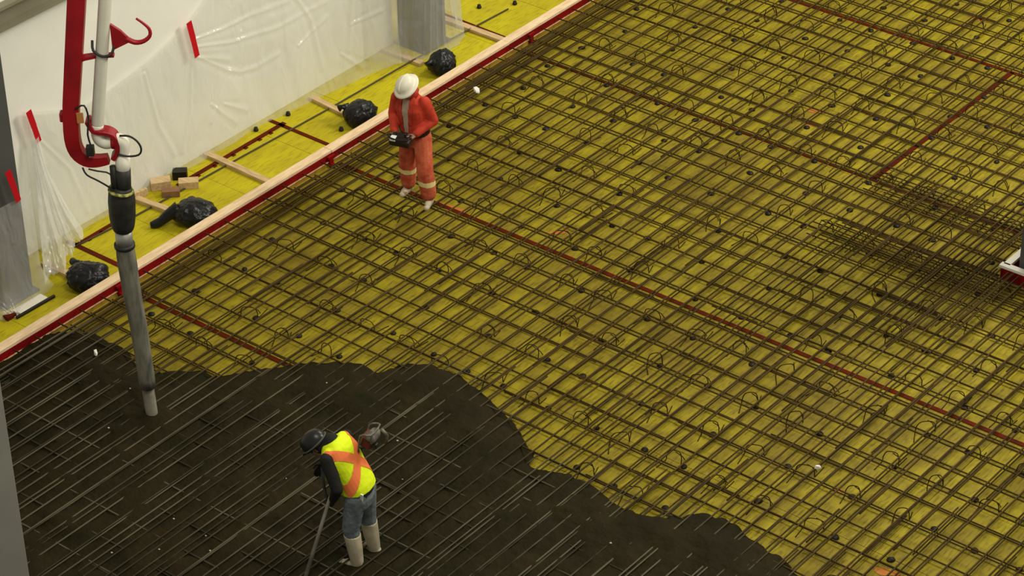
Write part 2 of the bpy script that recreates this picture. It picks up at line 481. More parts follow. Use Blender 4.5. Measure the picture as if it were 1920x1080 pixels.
Z_BB, Z_BA, Z_TB, Z_TA = .034, .055, .166, .187
def conc_h(x, y, d):
    n1 = vnoise(x * .9 + 3, y * .9 + 8); n2 = vnoise(x * 4.2, y * 4.2 + 5); n3 = vnoise(x * 13 + 1, y * 13)
    z = .166 + .046 * (n1 - .5) + .050 * (n2 - .5) + .024 * (n3 - .5)
    # heaped near the front, lower and settled towards the camera
    z = z + .030 * np.exp(-((d - .5) / .45) ** 2)
    # still shallow next to the form
    z = z - .085 * np.exp(-(np.maximum(x, 0) / .75) ** 2) * (y > -8)
    # small heap round the hose
    z = z + .05 * np.exp(-(((x - 2.25) ** 2 + (y + 4.08) ** 2) / .10))
    edge = np.clip((d + .03 + .05 * (n3 - .5)) / .20, 0, 1)
    return z * (1 - (1 - edge) ** 2.2) - .004

st = .032
xs = np.arange(0.0, 11.8, st); ys = np.arange(-8.6, -1.1, st)
GX, GY = np.meshgrid(xs, ys, indexing='ij')
wob = .05 * (vnoise(GX * 5, GY * 5) - .5) + .03 * (vnoise(GX * 14, GY * 14) - .5)
D = poly_dist(GX, GY) + wob
GZ = conc_h(GX, GY, D)
idx = -np.ones(GX.shape, int); ok = D > -.03
idx[ok] = np.arange(ok.sum())
V = np.stack([GX[ok], GY[ok], GZ[ok]], 1)
q = np.stack([idx[:-1, :-1], idx[1:, :-1], idx[1:, 1:], idx[:-1, 1:]], -1).reshape(-1, 4)
q = q[(q >= 0).all(1)]
me = bpy.data.meshes.new('poured_concrete'); me.from_pydata(V.tolist(), [], q.tolist()); me.update()
conc = link('poured_concrete', me, M['concrete'], None, True)
tag(conc, 'dark wet poured concrete spreading over the lower left rebar', 'concrete', kind='stuff')

# ------------------------------------------------------------------ rebar mats
top = empty('rebar_mat', (6, 0, Z_TB)); bot = empty('rebar_mat', (6, 0, Z_BB))
tag(top, 'upper mat of tied rusty rebar spanning the whole slab, partly sunk in concrete', 'rebar')
tag(bot, 'lower mat of tied rusty rebar lying just above the yellow deck', 'rebar')
def bar(a, b, r, root, wav=.006, seed=0):
    a = np.array(a, float); b = np.array(b, float); L_ = np.linalg.norm(b - a); n = max(3, int(L_ / .33))
    t = np.linspace(0, 1, n + 1); P = a + (b - a) * t[:, None]
    dirn = (b - a) / L_; side = np.array([-dirn[1], dirn[0], 0])
    w = wav * 2 * (vnoise(t * L_ * .45 + seed * 7.13, np.full_like(t, seed * 3.7)) - .5)
    P = P + side * w[:, None]; P[:, 2] += wav * .6 * (vnoise(t * L_ * .8 + seed * 2.1, np.full_like(t, 9.3 + seed)) - .5)
    N = 6; V = []
    x = side; yv = np.array([0, 0, 1.0])
    for k in range(N):
        th = 2 * math.pi * (k + .5) / N
        V.append(P + r * (math.cos(th) * x + math.sin(th) * yv))
    V = np.stack(V, 1)                                # (n+1, N, 3)
    fc = []
    for i in range(n):
        for k in range(N):
            fc.append((i * N + k, (i + 1) * N + k, (i + 1) * N + (k + 1) % N, i * N + (k + 1) % N))
    fc.append(tuple(range(N))); fc.append(tuple(n * N + k for k in range(N - 1, -1, -1)))
    loc = np.array(root.location)
    me = bpy.data.meshes.new('bar'); me.from_pydata((V.reshape(-1, 3) - loc).tolist(), [], fc); me.update()
    d = poly_dist(P[:, 0], P[:, 1])
    g = np.clip((d + .10 + .5 * (vnoise(P[:, 0] * 1.3, P[:, 1] * 1.3) - .5)) / .5, 0, 1)
    at = me.attributes.new('grout', 'FLOAT', 'POINT'); at.data.foreach_set('value', np.repeat(g, N).astype(np.float32))
    return link('bar', me, M['rebar'], root, True)

sd = 0
def line(axis, c, lo, hi, z, r, root, wav=.006, lap=True):
    """one line of bars in two lengths lapped side by side"""
    global sd
    sd += 1
    if lap:
        m_ = random.uniform(lo + (hi - lo) * .3, lo + (hi - lo) * .7); lp = random.uniform(.55, 1.0)
        seg = ((lo, m_ + lp / 2, 0), (m_ - lp / 2, hi, random.choice((-1, 1)) * 2.3 * r))
    else:
        seg = ((lo, hi, 0),)
    out = []
    b0, b1, a0, a1 = (8.17, 9.19, 4.16, 5.18) if axis == 'Y' else (4.16, 5.18, 8.17, 9.19)
    for (s0, s1, off) in seg:
        if b0 < c + off < b1 and s0 < a1 and s1 > a0:
            if a0 - s0 > .1: out.append((s0, a0, off))
            if s1 - a1 > .1: out.append((a1, s1, off))
        else: out.append((s0, s1, off))
    for (s0, s1, off) in out:
        if axis == 'Y': bar((c + off, s0, z), (c + off, s1, z), r, root, wav, sd)
        else: bar((s0, c + off, z), (s1, c + off, z), r, root, wav, sd)
R_T, R_B = .0100, .0088
def visible_y(x):   # range of a bar along Y worth building
    return (-7.6 + max(0, (x - 2.0)) * .05 if x < 7 else -7.2, 11.9)
k = 0
x0s = np.arange(4.48 - 22 * .2, 12.0, .2)
for X0 in x0s:
    xt = .989 * X0 + .222
    if xt < .18 or xt > 11.9: continue
    hi = 11.8
    line('Y', xt + random.gauss(0, .012), -7.7, hi, Z_TA, R_T, top)
for X0 in np.arange(.32, 11.9, .2):
    line('Y', X0 + random.uniform(-.075, .075), -7.7, 11.8, Z_BA, R_B, bot, .012)
for n_ in range(-21, 34):
    Y0 = -.05 + .357 * n_
    yt = .99 * Y0 - .194 + random.gauss(0, .008)
    if -7.6 < yt < 11.7: line('X', yt, .03, 12.0, Z_TB, R_T, top)
    yb = .998 * Y0 - .02 + .05 * math.sin(n_ * .55) + random.gauss(0, .018)
    if -7.6 < yb < 11.7: line('X', yb, .03, 12.0, Z_BB, R_B, bot, .010)
# continuous edge bars next to the form
for xx, z in ((.19, .13), (.235, .187), (.27, .15), (.33, .187)):
    line('Y', xx, -7.7, 11.8, z, R_T, top, .008)
for xx in (.20, .25, .30, .37):
    line('Y', xx, -7.7, 11.8, .055, R_B, bot, .010)
# extra top bars lapped in beside the others where the concrete is going down
for i in range(34):
    xx = .55 + i * .30 + random.uniform(-.1, .1)
    line('Y', xx, -7.7 + random.uniform(0, 1.5), -2.0 + random.uniform(-1.6, .6), Z_TA + random.uniform(-.004, .004), R_T * .9, top, .008, False)
# bundles over the column strip at the right
for i in range(11):
    line('Y', 7.66 + .083 * i + random.gauss(0, .008), 2.1 + random.uniform(-.5, .3) + .06 * i, 8.2, Z_TA + .004 + .019 * (i % 2), R_T, top, .006, False)
for i in range(8):
    line('X', 4.93 + .066 * i + random.gauss(0, .006), 5.95 + random.uniform(-.25, .2), 11.5, .078, R_B, bot, .006, False)
for i in range(9):
    line('X', 3.62 + .066 * i + random.gauss(0, .006), 6.05 + random.uniform(-.3, .2), 11.5, .078, R_B, bot, .006, False)
for i in range(11):
    line('Y', 6.35 + .125 * i + random.gauss(0, .006), 3.5, 5.6, .095, R_B, bot, .006, False)

# ------------------------------------------------------------------ wire bar chairs
H_C = Z_TB - .012
chair_meshes = []
def chair_mesh(w, foot, lean):
    r = .0058; p = []
    p.append((-w / 2 - foot * .25, -foot, r)); p.append((-w / 2, 0, r))
    p += [(-w / 2 + .012, lean * .3, H_C * .55), (-w / 2 + .04, lean, H_C * .9), (-w / 2 + .08, lean, H_C)]
    p += [(w / 2 - .07, lean, H_C), (w / 2 - .028, lean, H_C * .9), (w / 2 - .006, lean * .3, H_C * .5), (w / 2, 0, r), (w / 2 + foot * .3, foot, r)]
    return MB().tube(p, r, 6).mesh('wire')
def chair_brace(w):
    r = .0055
    return MB().tube([(.02, 0, H_C), (w / 2 - .02, .06, H_C * .45), (w / 2 + .0, .09, r)], r, 5).mesh('brace')
CH = [(chair_mesh(.19, .16, .02), chair_brace(.19)), (chair_mesh(.22, .19, -.02), chair_brace(.22)), (chair_mesh(.17, .13, .01), chair_brace(.17))]
for a, b in CH:
    a.materials.append(M['chairwire']); b.materials.append(M['chairwire'])
nch = 0
for j in range(-5, 17):
    for i in range(-5, 14):
        x = 3.45 + .628 * i + random.gauss(0, .035); y = .30 + .7145 * j + random.gauss(0, .03)
        if not (.35 < x < 11.4 and -4.5 < y < 11.5): continue
        if float(poly_dist(x, y)) > -.12: continue
        # the frame's reach on the deck, with a margin
        c = Vector((x, y, .1)) - cam.location; u = c.dot(rx) / c.dot(fw) * F_PX + 960; v = 540 - c.dot(uy) / c.dot(fw) * F_PX
        if not (-60 < u < 1980 and -60 < v < 1140): continue
        if 8.1 < x < 9.25 and 4.1 < y < 5.25: continue
        if random.random() < .22: continue
        a, b = random.choice(CH)
        r = empty('bar_chair', (x, y, 0), math.radians(28 + random.gauss(0, 14)))
        link('wire', a, None, r, True)
        if random.random() < .6: link('brace', b, None, r, True)
        tag(r, 'small bent wire bar chair propping up the rebar over the deck', 'rebar chair', 'bent wire chairs between the rebar mats')
        nch += 1

# ------------------------------------------------------------------ black spacers
sp_me = MB().lathe([(.030, 0), (.034, .004), (.034, .022), (.026, .026), (.026, .05), (.020, .054)], n=12).mesh('spacer_body')
sp_me.materials.append(M['plug'])
sp_lo = MB().lathe([(.040, 0), (.042, .006), (.036, .018), (.020, .024), (.018, .026)], n=10).mesh('spacer_low')
sp_lo.materials.append(M['plug'])
for j in range(-4, 17):
    x = .5 + random.uniform(0, .4)
    while x < 11.3:
        y = .31 + .6975 * j + random.gauss(0, .02)
        c = Vector((x, y, 0)) - cam.location; u = c.dot(rx) / c.dot(fw) * F_PX + 960; v = 540 - c.dot(uy) / c.dot(fw) * F_PX
        if -30 < u < 1950 and -30 < v < 1110 and float(poly_dist(x, y)) < -.1 and not (8.1 < x < 9.3 and 4.1 < y < 5.3):
            o = link('rebar_spacer', sp_lo, None, None, True); o.location = (x, y, .0)
            o.scale = (1, random.uniform(.8, 1.3), .95)
            o.rotation_euler = (0, 0, random.uniform(0, 3))
            tag(o, 'small round black spacer on the yellow deck under the rebar', 'spacer', 'black spacers under the lower rebar mat')
        x += random.choice((.52, .66, .84, .98))
for (x, y), lab in (((-1.40, 1.47), 'black plug on the yellow deck in front of the plastic, near the red corner strip'),
                    ((-.50, 2.15), 'black plug beside the timber cap, left of the round black bag'),
                    ((-.69, 3.82), 'black plug just behind the white hard hat'),
                    ((-.91, 6.34), 'black plug at the top edge where the dark cable ends'),
                    ((-1.34, 2.03), 'black plug showing through the plastic above the red strip'),
                    ((-1.25, 5.95), 'low black plug near the curling white plastic edge')):
    o = link('form_plug', sp_me, None, None, True); o.location = (x, y, 0); tag(o, lab, 'plug', 'black plugs on the open deck')

# ------------------------------------------------------------------ clear plastic sheets
CREASE = [[(0.57, 1.73), (1.07, 1.67), (1.66, 1.65), (2.26, 1.6)], [(0.57, 1.62), (1.23, 1.41), (2.03, 1.3), (2.87, 1.35)],
          [(0.58, 1.48), (1.1, 1.06), (1.33, 0.93), (1.58, 0.88), (1.99, 0.92)], [(0.63, 1.45), (1.14, 1.19)], [(0.49, 1.53), (0.39, 0.85), (0.17, 0.28)],
          [(0.76, 0.7), (1.15, 0.26)], [(1.0, 0.6), (1.39, 0.33)], [(-0.33, 1.63), (-0.19, 0.83), (0.03, 0.3)], [(2.35, 0.89), (2.85, 1.12)],
          [(3.06, 0.5), (3.42, 0.14)], [(3.25, 0.87), (3.8, 0.88)], [(1.39, 1.5), (1.08, 0.93), (0.73, 0.46)], [(-2.1, 1.5), (-1.7, .9), (-1.5, .2)],
          [(2.2, 1.9), (2.6, 1.2), (2.75, .4)], [(3.1, 1.9), (3.3, 1.2), (3.2, .5)], [(-1.1, 1.5), (-1.0, .8), (-.9, .1)]]
def pinch(y, z):
    w = np.zeros_like(y)
    for n_, c in enumerate(CREASE):
        L_ = sum(math.dist(c[i], c[i + 1]) for i in range(len(c) - 1)); acc = 0.0; best = np.full_like(y, 9.); tt = np.zeros_like(y)
        for (a, b) in zip(c[:-1], c[1:]):
            e = (b[0] - a[0], b[1] - a[1]); l = math.hypot(*e)
            t = np.clip(((y - a[0]) * e[0] + (z - a[1]) * e[1]) / l ** 2, 0, 1)
            d = np.hypot(y - a[0] - t * e[0], z - a[1] - t * e[1]); m_ = d < best
            best = np.where(m_, d, best); tt = np.where(m_, (acc + t * l) / L_, tt); acc += l
        wd = .016 + .020 * tt
        w += (.020 - .008 * tt) * np.exp(-(best / wd) ** 2) - .010 * np.exp(-((best - 2.2 * wd) / (1.6 * wd)) ** 2)
    return w
def sheet(name, plan, ztop, nu, nv, fold, label, m, puddle=.12, seed=0, bottom=0.0):
    plan = np.array(plan, float); seg = np.r_[0, np.cumsum(np.hypot(*np.diff(plan, axis=0).T))]
    s = np.linspace(0, seg[-1], nu); px = np.interp(s, seg, plan[:, 0]); py = np.interp(s, seg, plan[:, 1])
    for _ in range(6):
        px[1:-1] = (px[:-2] + 2 * px[1:-1] + px[2:]) / 4; py[1:-1] = (py[:-2] + 2 * py[1:-1] + py[2:]) / 4
    tx = np.gradient(px); ty = np.gradient(py); l = np.hypot(tx, ty); nx, ny = ty / l, -tx / l
    V = []
    for jv in range(nv):
        t = jv / (nv - 1)
        zt = np.array([ztop(a) for a in s])
        z = bottom + .006 + (zt - bottom) * t
        k = fold * (1.0 - .55 * t)
        w = k * ((vnoise(s * 2.6 + seed, z * .35 + seed) - .5) * 2 + .55 * (vnoise(s * 7 + 4 * t, z * .6 + 3 + seed) - .5))
        w = w + (pinch(py, z) if seed == 1 else 0)
        if seed == 5:   # sharp hanging folds, drawn together towards the top
            ph = s * 16 + 2.0 * (1 - t) * np.sin(s * 2.3) + 3 * vnoise(s * 1.4, np.full_like(s, z.mean() * .5))
            w = w + .030 * (1 - np.abs(np.sin(ph))) ** 3 + .014 * (1 - np.abs(np.sin(ph * 2.3 + 1))) ** 4
        flare = puddle * np.maximum(0, 1 - z / .30) ** 1.6 * (.5 + vnoise(s * 3.3 + 1, np.full_like(s, seed + 2.)))
        V.append(np.stack([px + nx * (w + flare), py + ny * (w + flare), z], 1))
    V = np.concatenate(V)
    fc = [(j * nu + i, j * nu + i + 1, (j + 1) * nu + i + 1, (j + 1) * nu + i) for j in range(nv - 1) for i in range(nu - 1)]
    me = bpy.data.meshes.new(name); me.from_pydata(V.tolist(), [], fc); me.update()
    o = link(name, me, m, None, True); tag(o, label, 'plastic sheet'); return o
def ztop_main(s):
    return float(np.interp(s, [0, .9, 1.5, 2.2, 2.9, 3.4, 4.2, 12], [1.98, 1.62, 1.66, 1.78, 2.0, 2.3, 3.0, 3.6]))
M['film_white'] = plastic_mat('gathered_plastic_film', .55, (.93, .93, .91))
sheet('plastic_sheet', [(-1.47, -2.32), (-1.47, -1.0), (-1.45, 1.4), (-1.36, 2.6), (-1.22, 3.4), (-1.12, 4.05)],
      ztop_main, 640, 190, .028, 'wide clear plastic sheet hanging in front of the cream wall', M['film'], .03, 1)
sheet('plastic_sheet', [(-1.40, 3.80), (-1.2, 4.05), (-.93, 4.24), (-.84, 4.45), (-.84, 4.86), (-.93, 5.06), (-1.5, 5.55), (-3.2, 6.3)], lambda s: 3.4, 320, 70, .10,
      'clear plastic sheet draped in folds round the far grey column', M['film_thick'], .03, 5)
sheet('plastic_sheet', [(-1.45, -3.50), (-.83, -3.50), (-.82, -2.9), (-.90, -2.80)], lambda s: 1.38, 60, 30, .035,
      'clear plastic wrapped round the foot of the left column', M['film_thick'], .14, 13)
# drape gathered at the tape and spreading towards the deck
def drape():
    bot_ = np.array([(-.80, -2.86), (-.86, -2.60), (-1.02, -2.25), (-1.16, -1.95), (-1.24, -1.78), (-1.40, -1.72)]); top_ = np.array([(-1.43, -2.27), (-1.37, -2.24), (-1.40, -2.16)])
    sb = np.r_[0, np.cumsum(np.hypot(*np.diff(bot_, axis=0).T))]; sb /= sb[-1]; stp = np.linspace(0, 1, 3)
    nu, nv = 150, 90; u = np.linspace(0, 1, nu); bx = np.interp(u, sb, bot_[:, 0]); by = np.interp(u, sb, bot_[:, 1])
    tx_ = np.interp(u, stp, top_[:, 0]); ty_ = np.interp(u, stp, top_[:, 1]); V = []
    for jv in range(nv):
        t = jv / (nv - 1); k = 1 - (1 - t) ** 1.5
        z = .008 + 1.60 * t + .10 * u * (1 - t)
        x = bx * (1 - k) + tx_ * k; y = by * (1 - k) + ty_ * k
        a = .085 * (1 - t) ** .7 + .012
        w = a * (vnoise(u * 9 + 2, np.full(nu, t * 1.2)) - .5) * 2 + a * .5 * (vnoise(u * 24, np.full(nu, t * 3 + 7)) - .5) * 2
        w += .05 * (1 - t) ** 6 * (vnoise(u * 30, np.full(nu, t * 30)) - .5) * 2
        x = x + .86 * w; y = y - .5 * w
        V.append(np.stack([x, y, np.maximum(z + .03 * (1 - t) ** 4 * vnoise(u * 40, np.full(nu, t * 22)), .006)], 1))
    V = np.concatenate(V); fc = [(j * nu + i, j * nu + i + 1, (j + 1) * nu + i + 1, (j + 1) * nu + i) for j in range(nv - 1) for i in range(nu - 1)]
    me = bpy.data.meshes.new('plastic_sheet'); me.from_pydata(V.tolist(), [], fc); me.update()
    o = link('plastic_sheet', me, M['film_white'], None, True)
    tag(o, 'gathered white looking plastic drape fanning out below the red tape by the left column', 'plastic sheet')
drape()

def tape(a, b, w, m, label, nrm=(1, 0, 0)):
    a, b = Vector(a), Vector(b); d = (b - a).normalized(); n_ = Vector(nrm)
    mb = MB(); mb.bar(a, (a + b) / 2 + n_ * .004, w, .004, n_); mb.bar((a + b) / 2 + n_ * .004, b, w * .93, .004, n_)
    o = mb.build('tape_strip', m); tag(o, label, 'tape', 'red tape strips holding the plastic'); return o
tape((-1.40, -2.27, 2.0), (-1.40, -2.17, 1.53), .085, M['tape'], 'red tape strip on the cream wall right of the dark left column')
tape((-1.405, .455, 2.04), (-1.405, .545, 1.51), .09, M['tape'], 'red tape strip on the wall plastic right of the red boom')
tape((-.775, -3.20, 1.84), (-.775, -3.10, 1.38), .085, M['tape'], 'red tape strip at the frame edge on the dark left column')

# ------------------------------------------------------------------ black bags
def bag(x, y, r, h, seed, label, tail=None, rz=0.0):
    root = empty('plastic_bag', (x, y, 0), rz)
    bm = bmesh.new(); bmesh.ops.create_icosphere(bm, subdivisions=5, radius=1.0)
    for v in bm.verts:
        p = v.co.copy(); th = math.atan2(p.y, p.x)
        f = 1 + .10 * (float(vnoise(p.x * 1.7 + seed, p.y * 1.7 + p.z + seed)) - .5) * 2
        f += .055 * (float(vnoise(th * 3.2 + seed * 2, p.z * 1.4)) - .5) * 2
        cr_ = abs(math.sin(th * 5 + 2.2 * p.z + seed + 1.5 * float(vnoise(th * 2, p.z * 2 + seed))))
        f -= .05 * (1 - cr_) ** 3
        f += .05 * (abs(float(vnoise(p.x * 5 + seed * 3, p.y * 5 + p.z * 4)) - .5) * 4 - .5)
        z = p.z * h / 2 * f
        z = max(z, -h / 2 * .82)
        v.co = Vector((p.x * r * f, p.y * r * .88 * f, z + h / 2 * .82))
    me = bpy.data.meshes.new('bag_body'); bm.to_mesh(me); bm.free()
    link('bag_body', me, M['bag'], root, True)
    if tail is None: tail = [(-.45 * r, .5 * r, h * .62), (-.70 * r, .72 * r, h * .66), (-.85 * r, .85 * r, h * .60)]; rr = [.07, .03, .05]
    else: rr = [.11, .075, .06, .055, .035]
    MB().tube(tail, rr[:len(tail)], 10).build('tied_neck', M['bag'], root, True)
    tag(root, label, 'bag', 'black plastic bags behind the edge form'); return root
bag(-.42, -2.50, .27, .36, 1, 'round black plastic bag nearest the left column', rz=.6)
bag(-.44, -.66, .29, .34, 2, 'black plastic bag with a long drooping neck', [(-.18, -.05, .2), (-.29, -.12, .15), (-.38, -.18, .08), (-.45, -.22, .055), (-.50, -.25, .05)], rz=.45)
bag(-.43, 2.46, .235, .36, 3, 'shiny round black plastic bag left of the orange worker', rz=1.4)
bag(-.45, 4.17, .225, .36, 4, 'black plastic bag standing at the foot of the plastic covered far column', rz=2.2)

# ------------------------------------------------------------------ timber and scrap on the open deck
def timber(name, a, b, w, h, m, label, z=0.0, cat='timber'):
    a = Vector((a[0], a[1], z + h / 2)); b = Vector((b[0], b[1], z + h / 2))
    o = MB().bar(a, b, w, h).build(name, m, None, bevel=.003); tag(o, label, cat); return o
timber('timber_batten', (-1.50, .62), (-.28, .58), .10, .045, M['pine_x'], 'pale timber batten lying across the deck in front of the wall plastic', .0)
timber('timber_batten', (-1.40, 2.55), (-.70, 2.48), .09, .045, M['pine_x'], 'short pale timber batten left of the shiny round black bag', .0)
timber('timber_batten', (-2.0, 5.36), (-.26, 5.36), .11, .045, M['pine_x'], 'pinkish timber batten beside the red strip beyond the plastic', .0)
timber('timber_batten', (-1.5, 4.16), (-.80, 4.16), .10, .045, M['pine_x'], 'timber batten poking out from the plastic beside the standing black bag', .0)
timber('timber_batten', (-1.50, -.74), (-.80, -.68), .095, .05, M['pine_x'], 'pale timber batten running behind the black bag with the drooping neck', .0)
timber('timber_batten', (-1.25, -2.48), (-.72, -2.47), .10, .045, M['pine_x'], 'timber batten end beside the bag nearest the left column', .0)
timber('flat_plank', (-.70, -3.42), (-.70, -2.98), .13, .03, M['white'], 'pale flat plank on the deck below the left column', .0, 'plank')
timber('dark_lath', (-.615, -3.50), (-.60, -2.90), .03, .035, M['plug'], 'thin dark lath along the pale flat plank', .0, 'lath')
timber('red_block', (-.70, -3.60), (-.70, -3.46), .09, .05, M['redstrip'], 'small red block at the end of the pale flat plank', .0, 'block')
timber('wood_block', (-1.46, -.42), (-1.30, -.22), .16, .12, M['pine_x'], 'wooden block in the small heap by the wall', .0, 'wood block')
timber('wood_block', (-1.22, -.46), (-1.06, -.30), .12, .09, mat('brown_wood', (.25, .13, .06), .7, var=.3), 'brown wooden block in front of the heap by the wall', .0, 'wood block')
timber('wood_block', (-1.20, -.18), (-1.02, .0), .14, .10, M['pine_x'], 'pale wooden block at the right end of the heap by the wall', .0, 'wood block')
timber('wood_block', (-1.42, -.06), (-1.28, .06), .13, .12, M['plug'], 'black block behind the pale one in the heap by the wall', .0, 'wood block')
timber('timber_offcut', (-1.48, -.95), (-1.40, -.55), .05, .10, M['pine_x'], 'thin timber offcut leaning along the foot of the wall', .0)
o = MB().tube([(-1.22, -2.0, .014), (-1.13, -1.0, .016), (-1.07, .8, .014), (-1.0, 2.6, .016), (-.93, 4.4, .05), (-.88, 6.15, .014)], .012, 6).build('cable', M['cable'], None, True)
tag(o, 'thin dark cable running straight along the open deck', 'cable')
def scrap(x, y, z, sx, sy, rz, label):
    n = 7; rr = random.Random(label); top_ = []; 
    for k in range(n):
        t = 2 * math.pi * k / n; q = rr.uniform(.6, 1.1)
        top_.append((sx * q * math.cos(t), sy * q * math.sin(t)))
    V = [(a, b, 0) for a, b in top_] + [(a * .9, b * .9, .018 + .02 * (k % 2)) for k, (a, b) in enumerate(top_)]
    Fc = [tuple(range(n - 1, -1, -1)), tuple(range(n, 2 * n))] + [(k, (k + 1) % n, n + (k + 1) % n, n + k) for k in range(n)]
    o = MB().add(V, Fc).build('white_scrap', M['scrap']); o.location = (x, y, z); o.rotation_euler = (0, 0, rz)
    tag(o, label, 'scrap'); return o
scrap(.48, 3.79, Z_TA + .009, .10, .045, -.5, 'white scrap lying on the rebar right of the orange worker')
scrap(8.64, -.43, Z_TA + .009, .05, .018, .7, 'tiny white scrap on the rebar at the lower right')
scrap(.88, -3.62, Z_TA + .009, .022, .055, .9, 'pale scrap on the rebar left of the hanging hose')
for i in range(26):
    x = random.uniform(1.5, 9); y = random.uniform(-6.5, -2.4)
    if float(poly_dist(x, y)) < .3: continue
    rr = random.uniform(.008, .016)
    b = MB().ell((0, 0, 0), (rr, rr * .8, rr * .6), n=8)
    z = float(conc_h(np.array(x), np.array(y), poly_dist(x, y)))
    o = b.build('aggregate_pebble', M['stone']); o.location = (x, y, z + rr * .3)
    tag(o, 'tiny pale pebble of spilled grout on the wet concrete', 'pebble', 'pale grout pebbles on the concrete')

# ------------------------------------------------------------------ pump boom and hose
HB = Vector((2.228, -4.087, 0)); RU = Vector((.774, .633, 0)); TW = Vector((.633, -.774, 0))
def bp(u, z, w=0.0): return HB + RU * u + TW * w + Vector((0, 0, z))
boom = empty('pump_boom', bp(-.3, 3.4)); OFF = -boom.location
def loc(pts): return [p + OFF for p in pts]
A_ = [bp(.14, 8.0), bp(-.264, 5.35), bp(-.41, 4.4), bp(-.454, 4.1), bp(-.478, 3.78), bp(-.45, 3.60), bp(-.36, 3.50), bp(-.25, 3.48), bp(-.13, 3.50)]
MB().sweep_rect(loc(A_), [.19, .18, .17, .165, .155, .14, .125, .11, .09], [.17, .16, .155, .15, .14, .12, .11, .10, .09], TW).build('arm', M['boomred'], boom)
MB().tube(loc([bp(.43, 8.0), bp(.02, 5.35), bp(-.175, 4.1), bp(-.205, 3.92)]), .066, 16).build('delivery_pipe', M['pipecream'], boom, True)
MB().tube(loc([bp(-.205, 3.92), bp(-.215, 3.82), bp(-.20, 3.74), bp(-.14, 3.70), bp(-.07, 3.71), bp(.0, 3.72), bp(.035, 3.68), bp(.03, 3.58), bp(.015, 3.42)]), [.066, .068, .07, .074, .072, .074, .072, .066, .062], 16).build('pipe_elbow', M['white'], boom, True)
MB().sweep_rect(loc([bp(-.30, 3.98), bp(-.24, 3.86), bp(-.10, 3.83), bp(-.03, 3.76), bp(-.02, 3.62), bp(-.08, 3.52)]), [.05, .045, .045, .05, .05, .05], [.16] * 6, TW).build('elbow_bracket', M['boomred'], boom, bevel=.005)
MB().lathe([(.08, -.02), (.085, -.01), (.085, .01), (.08, .02)], bp(-.06, 3.71) + OFF, Matrix((Vector((0, 0, 1)), TW, RU)).transposed(), 18).build('clamp_ring', M['boomred'], boom)
MB().lathe([(.078, -.02), (.084, -.01), (.084, .01), (.078, .02)], bp(-.212, 3.86) + OFF, None, 18).build('clamp_ring', M['boomred'], boom)
MB().sweep_rect(loc([bp(-.38, 4.66), bp(-.25, 4.70), bp(-.13, 4.72), bp(.05, 4.72)]), [.04, .04, .035, .03], [.10, .09, .08, .07], TW).build('pipe_strut', M['boomred'], boom, bevel=.004)
MB().tube(loc([bp(-.16, 4.88, -.02), bp(-.15, 4.80, .05), bp(-.06, 4.745, .075), bp(.03, 4.76, .05), bp(.06, 4.84)]), .014, 8).build('pipe_clamp', M['blackrub'], boom, True)
MB().add(loc([bp(.04, 5.08, .02), bp(.04, 4.78, .02), bp(.24, 4.88, .02), bp(.14, 5.0, .02), bp(.04, 5.08, -.02), bp(.04, 4.78, -.02), bp(.24, 4.88, -.02), bp(.14, 5.0, -.02)]),
         [(0, 1, 2, 3), (7, 6, 5, 4), (0, 4, 5, 1), (1, 5, 6, 2), (2, 6, 7, 3), (3, 7, 4, 0)]).build('hook_plate', M['boomred'], boom)
MB().tube(loc([bp(.18, 4.91), bp(.27, 4.86), bp(.36, 4.87), bp(.43, 4.93), bp(.43, 5.01), bp(.37, 5.08), bp(.31, 5.13)]), [.03, .027, .023, .020, .017, .014, .012], 10).build('hook', M['boomred'], boom, True)
MB().sweep_rect(loc([bp(-.58, 4.02), bp(-.50, 4.02)]), [.10, .10], [.10, .10], TW).build('side_pin', M['boomred'], boom, bevel=.008)
MB().sweep_rect(loc([bp(-.36, 4.10, .085), bp(-.36, 3.98, .085)]), [.07, .07], [.01, .01], TW).build('label_plate', mat('orange_plate', (.5, .2, .06), .5), boom)
MB().tube(loc([bp(-.40, 4.15, .09), bp(-.30, 4.20, .11), bp(-.27, 4.05, .11), bp(-.30, 3.85, .1), bp(-.28, 3.68, .1), bp(-.33, 3.58, .09)]), .010, 6).build('control_cable', M['blackrub'], boom, True)
MB().tube(loc([bp(.02, 3.80, .05), bp(.12, 3.81, .08), bp(.20, 3.76, .1), bp(.235, 3.67, .1), bp(.20, 3.59, .09), bp(.08, 3.57, .08), bp(-.02, 3.60, .08)]), .011, 6).build('control_cable', M['blackrub'], boom, True)
MB().tube(loc([bp(-.40, 3.44, .07), bp(-.36, 3.36, .09), bp(-.24, 3.28, .09), bp(-.11, 3.16, .08), bp(-.08, 3.02, .09)]), .011, 6).build('control_cable', M['blackrub'], boom, True)
MB().tube(loc([bp(-.34, 3.42, .07), bp(-.25, 3.40, .08), bp(-.12, 3.36, .08), bp(-.09, 3.2, .09)]), .009, 6).build('control_cable', M['blackrub'], boom, True)
MB().box(bp(-.30, 3.64, .06) + OFF, (.08, .08, .10), (0, 0, math.radians(39))).build('valve_block', M['blackrub'], boom)
tag(boom, 'red concrete pump boom with a white delivery pipe and end hook', 'pump boom')

